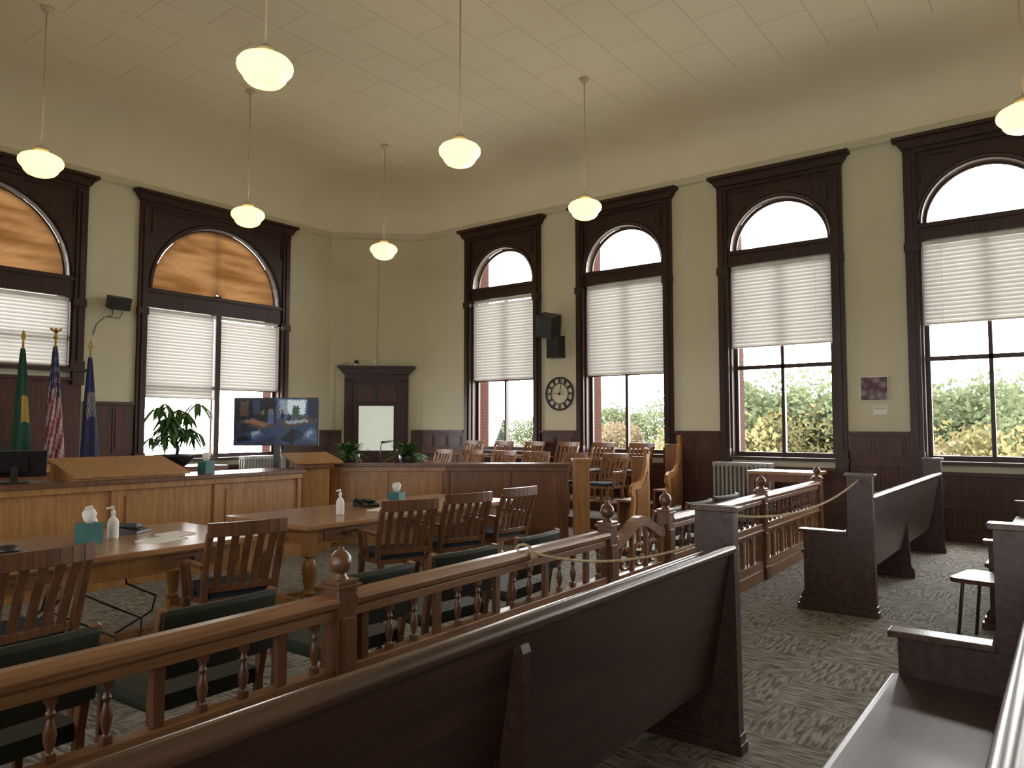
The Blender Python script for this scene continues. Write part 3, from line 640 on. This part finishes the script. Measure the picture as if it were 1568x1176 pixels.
# ------------------------------------------------------------------ small items
def bottle(x,y,z,k='white'):
    mb=MB(); mb.lathe([(.032,0),(.035,.01),(.035,.11),(.025,.135),(.012,.145),(.012,.16)],(0,0,0),'paper',14); mb.lathe([(.014,.155),(.014,.185),(.005,.19),(.005,.215)],(0,0,0),'white',10); mb.beam((0,0,.212),(-.045,0,.205),.012,.012,'white'); mb.obj('sanitizer_bottle',(x,y,z))
def tissue(x,y,z,r):
    mb=MB(); mb.b(-.06,.06,-.06,.06,0,.13,'teal'); mb.lathe([(.02,.128),(.035,.15),(.045,.19),(.03,.22),(.001,.2)],(0,0,0),'paper',7); mb.obj('tissue_box',(x,y,z),r)
bottle(4.15,5.0,.75); bottle(2.35,5.15,.75); bottle(2.28,5.3,.75)
tissue(4.95,5.15,.75,.3); tissue(2.17,5.08,.75,.1); tissue(4.35,7.45,1.0,.2)
def phone(x,y,z,r):
    mb=MB(); mb.prism([(-.1,0),(.1,0),(.1,.06),(-.1,.02)],'x',-.09,.09,'black'); mb.beam((-.06,-.09,.06),(-.06,.09,.06),.04,.03,'black'); mb.b(0,.07,-.05,.06,.04,.055,'steel'); mb.obj('desk_phone',(x,y,z),r,.004)
phone(2.56,5.35,.75,.6); phone(4.75,5.35,.75,-.3)
mb=MB(); mb.lathe([(.06,0),(.065,.02),(.04,.04),(.001,.045)],(0,0,0),'black',14); mb.obj('microphone_puck',(1.72,5.1,.75))
mb=MB(); mb.b(-.15,.1,-.1,.1,0,.006,'paper'); mb.b(.11,.3,.02,.2,.0,.008,'paper'); mb.obj('paper_sheets',(2.55,4.85,.75),.3)
mb=MB(); mb.b(-.14,.14,-.1,.1,0,.006,'paper'); mb.obj('paper_sheets',(4.65,5.0,.75),.3)
# computer monitor seen from behind, tilted
mb=MB(); R=Matrix.Translation((0,0,.05))@Matrix.Rotation(.25,4,'X')
mb.b(-.24,.24,0,.03,0,.24,'black',R); mb.b(-.10,.10,-.025,0,.05,.19,'steel',R); mb.b(-.225,.225,.03,.033,.015,.225,'silver',R)
mb.b(-.03,.03,-.05,-.01,0,.16,'black'); mb.b(-.11,.11,-.09,.07,0,.014,'black'); mb.obj('computer_monitor',(2.56,7.5,1.0),-.35,.003)
mb=MB(); mb.b(-.12,.12,-.15,.15,0,.12,'paper'); mb.b(-.121,.121,-.151,.151,.05,.06,'silver'); mb.obj('paper_stack',(2.14,7.4,1.0),.1)
mb=MB(); mb.lathe([(.07,0),(.07,.015),(.012,.02)],(0,0,0),'black'); mb.tube([(0,0,.01),(0,0,.38),(.03,0,.44),(.1,0,.46)],.008,'steel'); mb.prism([(.04,.43),(.22,.45),(.22,.47),(.04,.46)],'y',-.04,.04,'black'); mb.obj('desk_lamp',(7.55,8.2,.821)) 
mb=MB()
for k in range(6):
    x=1.75+.12*k; pts=[(x,4.95,.62)]
    for t in range(1,9): pts.append((x+.22*math.sin(t*1.1+k),4.98+.12*math.sin(t*.9+2*k),max(.012,.62-.12*t)))
    mb.tube(pts,.007,'black',5)
mb.obj('power_cables')
# ------------------------------------------------------------------ outdoors
mb=MB(); mb.b(12.5,150,-120,160,-6.2,-6,'grass'); mb.b(-100,12.5,14,150,-6.2,-6,'grass'); mb.b(-100,-6,-120,14,-6.2,-6,'grass'); mb.obj('ground')
def tree(kind,H,R,k,n):
    mb=MB(); mb.tube([(0,0,0),(.1,0,H*.35),(0,.1,H*.8)],[.25,.18,.06],'bark',7)
    for b_ in range(7):
        a=b_*.9; mb.tube([(0,0,H*.35),(R*.5*math.cos(a),R*.5*math.sin(a),H*.6+.1*b_)],[.08,.03],'bark',5)
    cl=[(Vector((random.gauss(0,.36)*R,random.gauss(0,.36)*R,H*random.uniform(.45,.90))),random.uniform(.28,.5)*R) for _ in range(24)]
    for i in range(n):
        if kind=='c':
            t=random.random()**.7; r=R*(1-t)*random.uniform(.4,1.15); a=random.random()*2*PI; p=Vector((r*math.cos(a),r*math.sin(a),H*(.1+.9*t)))
        else:
            c,r=random.choice(cl); v=Vector((random.gauss(0,1),random.gauss(0,1),random.gauss(0,1))).normalized()*r*random.uniform(.5,1.15); p=c+v
        s=random.uniform(.07,.17); u=Vector((random.gauss(0,1),random.gauss(0,1),random.gauss(0,1))).normalized(); w=u.orthogonal().normalized()
        mb.add([p-u*s,p+w*s*.6,p+u*s,p-w*s*.6],[(0,1,2,3)],k)
    return mb.mesh('tree',False)
tg=tree('b',9.5,3.2,'fol_g',11000); ty=tree('b',7.8,2.8,'fol_y',9000); td=tree('c',9.4,3.0,'fol_d',8000); tr=tree('b',8.2,2.6,'fol_r',6000)
for t,x,y,s in((tg,34,12.4,1.04),(tg,37,13.4,.98),(ty,32,10.8,1.0),(td,42,11.0,.98),(tg,46,17,.95),(td,40,8.4,.93),(tg,38,10.2,.96),(tg,36,9.0,.93),(tg,36,3.6,.99),(ty,33,1.9,.98),(tg,38,-1,1.0),(td,45,4.9,.96),(ty,40,-3,.98),(tr,36,20.3,1.0),(tg,44,24,.93),(ty,40,18,.93),(tg,48,35,.86),(tr,45,31,.88),(td,50,39,.85),(ty,38,14,.95),(tg,50,28,.9),(ty,44,6.5,.95),(tr,30,4.6,.9),(ty,31,12.4,.95),(tg,44,14,.93),(tg,44,1,.97),(ty,36,22,.9),(tg,40,5.4,.96),(ty,30,-.1,.95),(tg,34,.4,.95),(ty,31,3.0,.93)):
    put(t,'tree',(x,y,-6),random.random()*6).scale=(s,s,s)
# ------------------------------------------------------------------ light
w=bpy.data.worlds.new('overcast_sky'); bpy.context.scene.world=w; w.use_nodes=True
bg=w.node_tree.nodes['Background']; bg.inputs[0].default_value=(1,.99,.975,1); bg.inputs[1].default_value=23
def portal(T,w_,z0,z1):
    ld=bpy.data.lights.new('window_portal','AREA'); ld.shape='RECTANGLE'; ld.size=w_; ld.size_y=z1-z0; ld.cycles.is_portal=True
    o=bpy.data.objects.new('window_portal',ld); bpy.context.collection.objects.link(o)
    o.matrix_world=T@Matrix.Translation((0,.52,(z0+z1)/2))@Matrix.Rotation(-PI/2,4,'X')
for c in RC: portal(TR@Matrix.Translation((-c,0,0)),1.6,1.0,5.6)
for c in LC_ADDED: portal(TL@Matrix.Translation((c,0,0)),1.6,1.0,5.6)
for i,c in enumerate(FC): portal(TF@Matrix.Translation((c,0,0)),2.7,.9 if i==0 else 2.3,5.6)
# ------------------------------------------------------------------ camera
cd=bpy.data.cameras.new('camera'); cam=bpy.data.objects.new('camera',cd); bpy.context.collection.objects.link(cam)
cd.sensor_width=36; cd.lens=36*1130/1568; cd.clip_start=.02; cd.clip_end=500
cam.location=(0,0,1.5)
cam.rotation_euler=(math.radians(90+3.3),0,math.radians(37.3-90))
bpy.context.scene.camera=cam
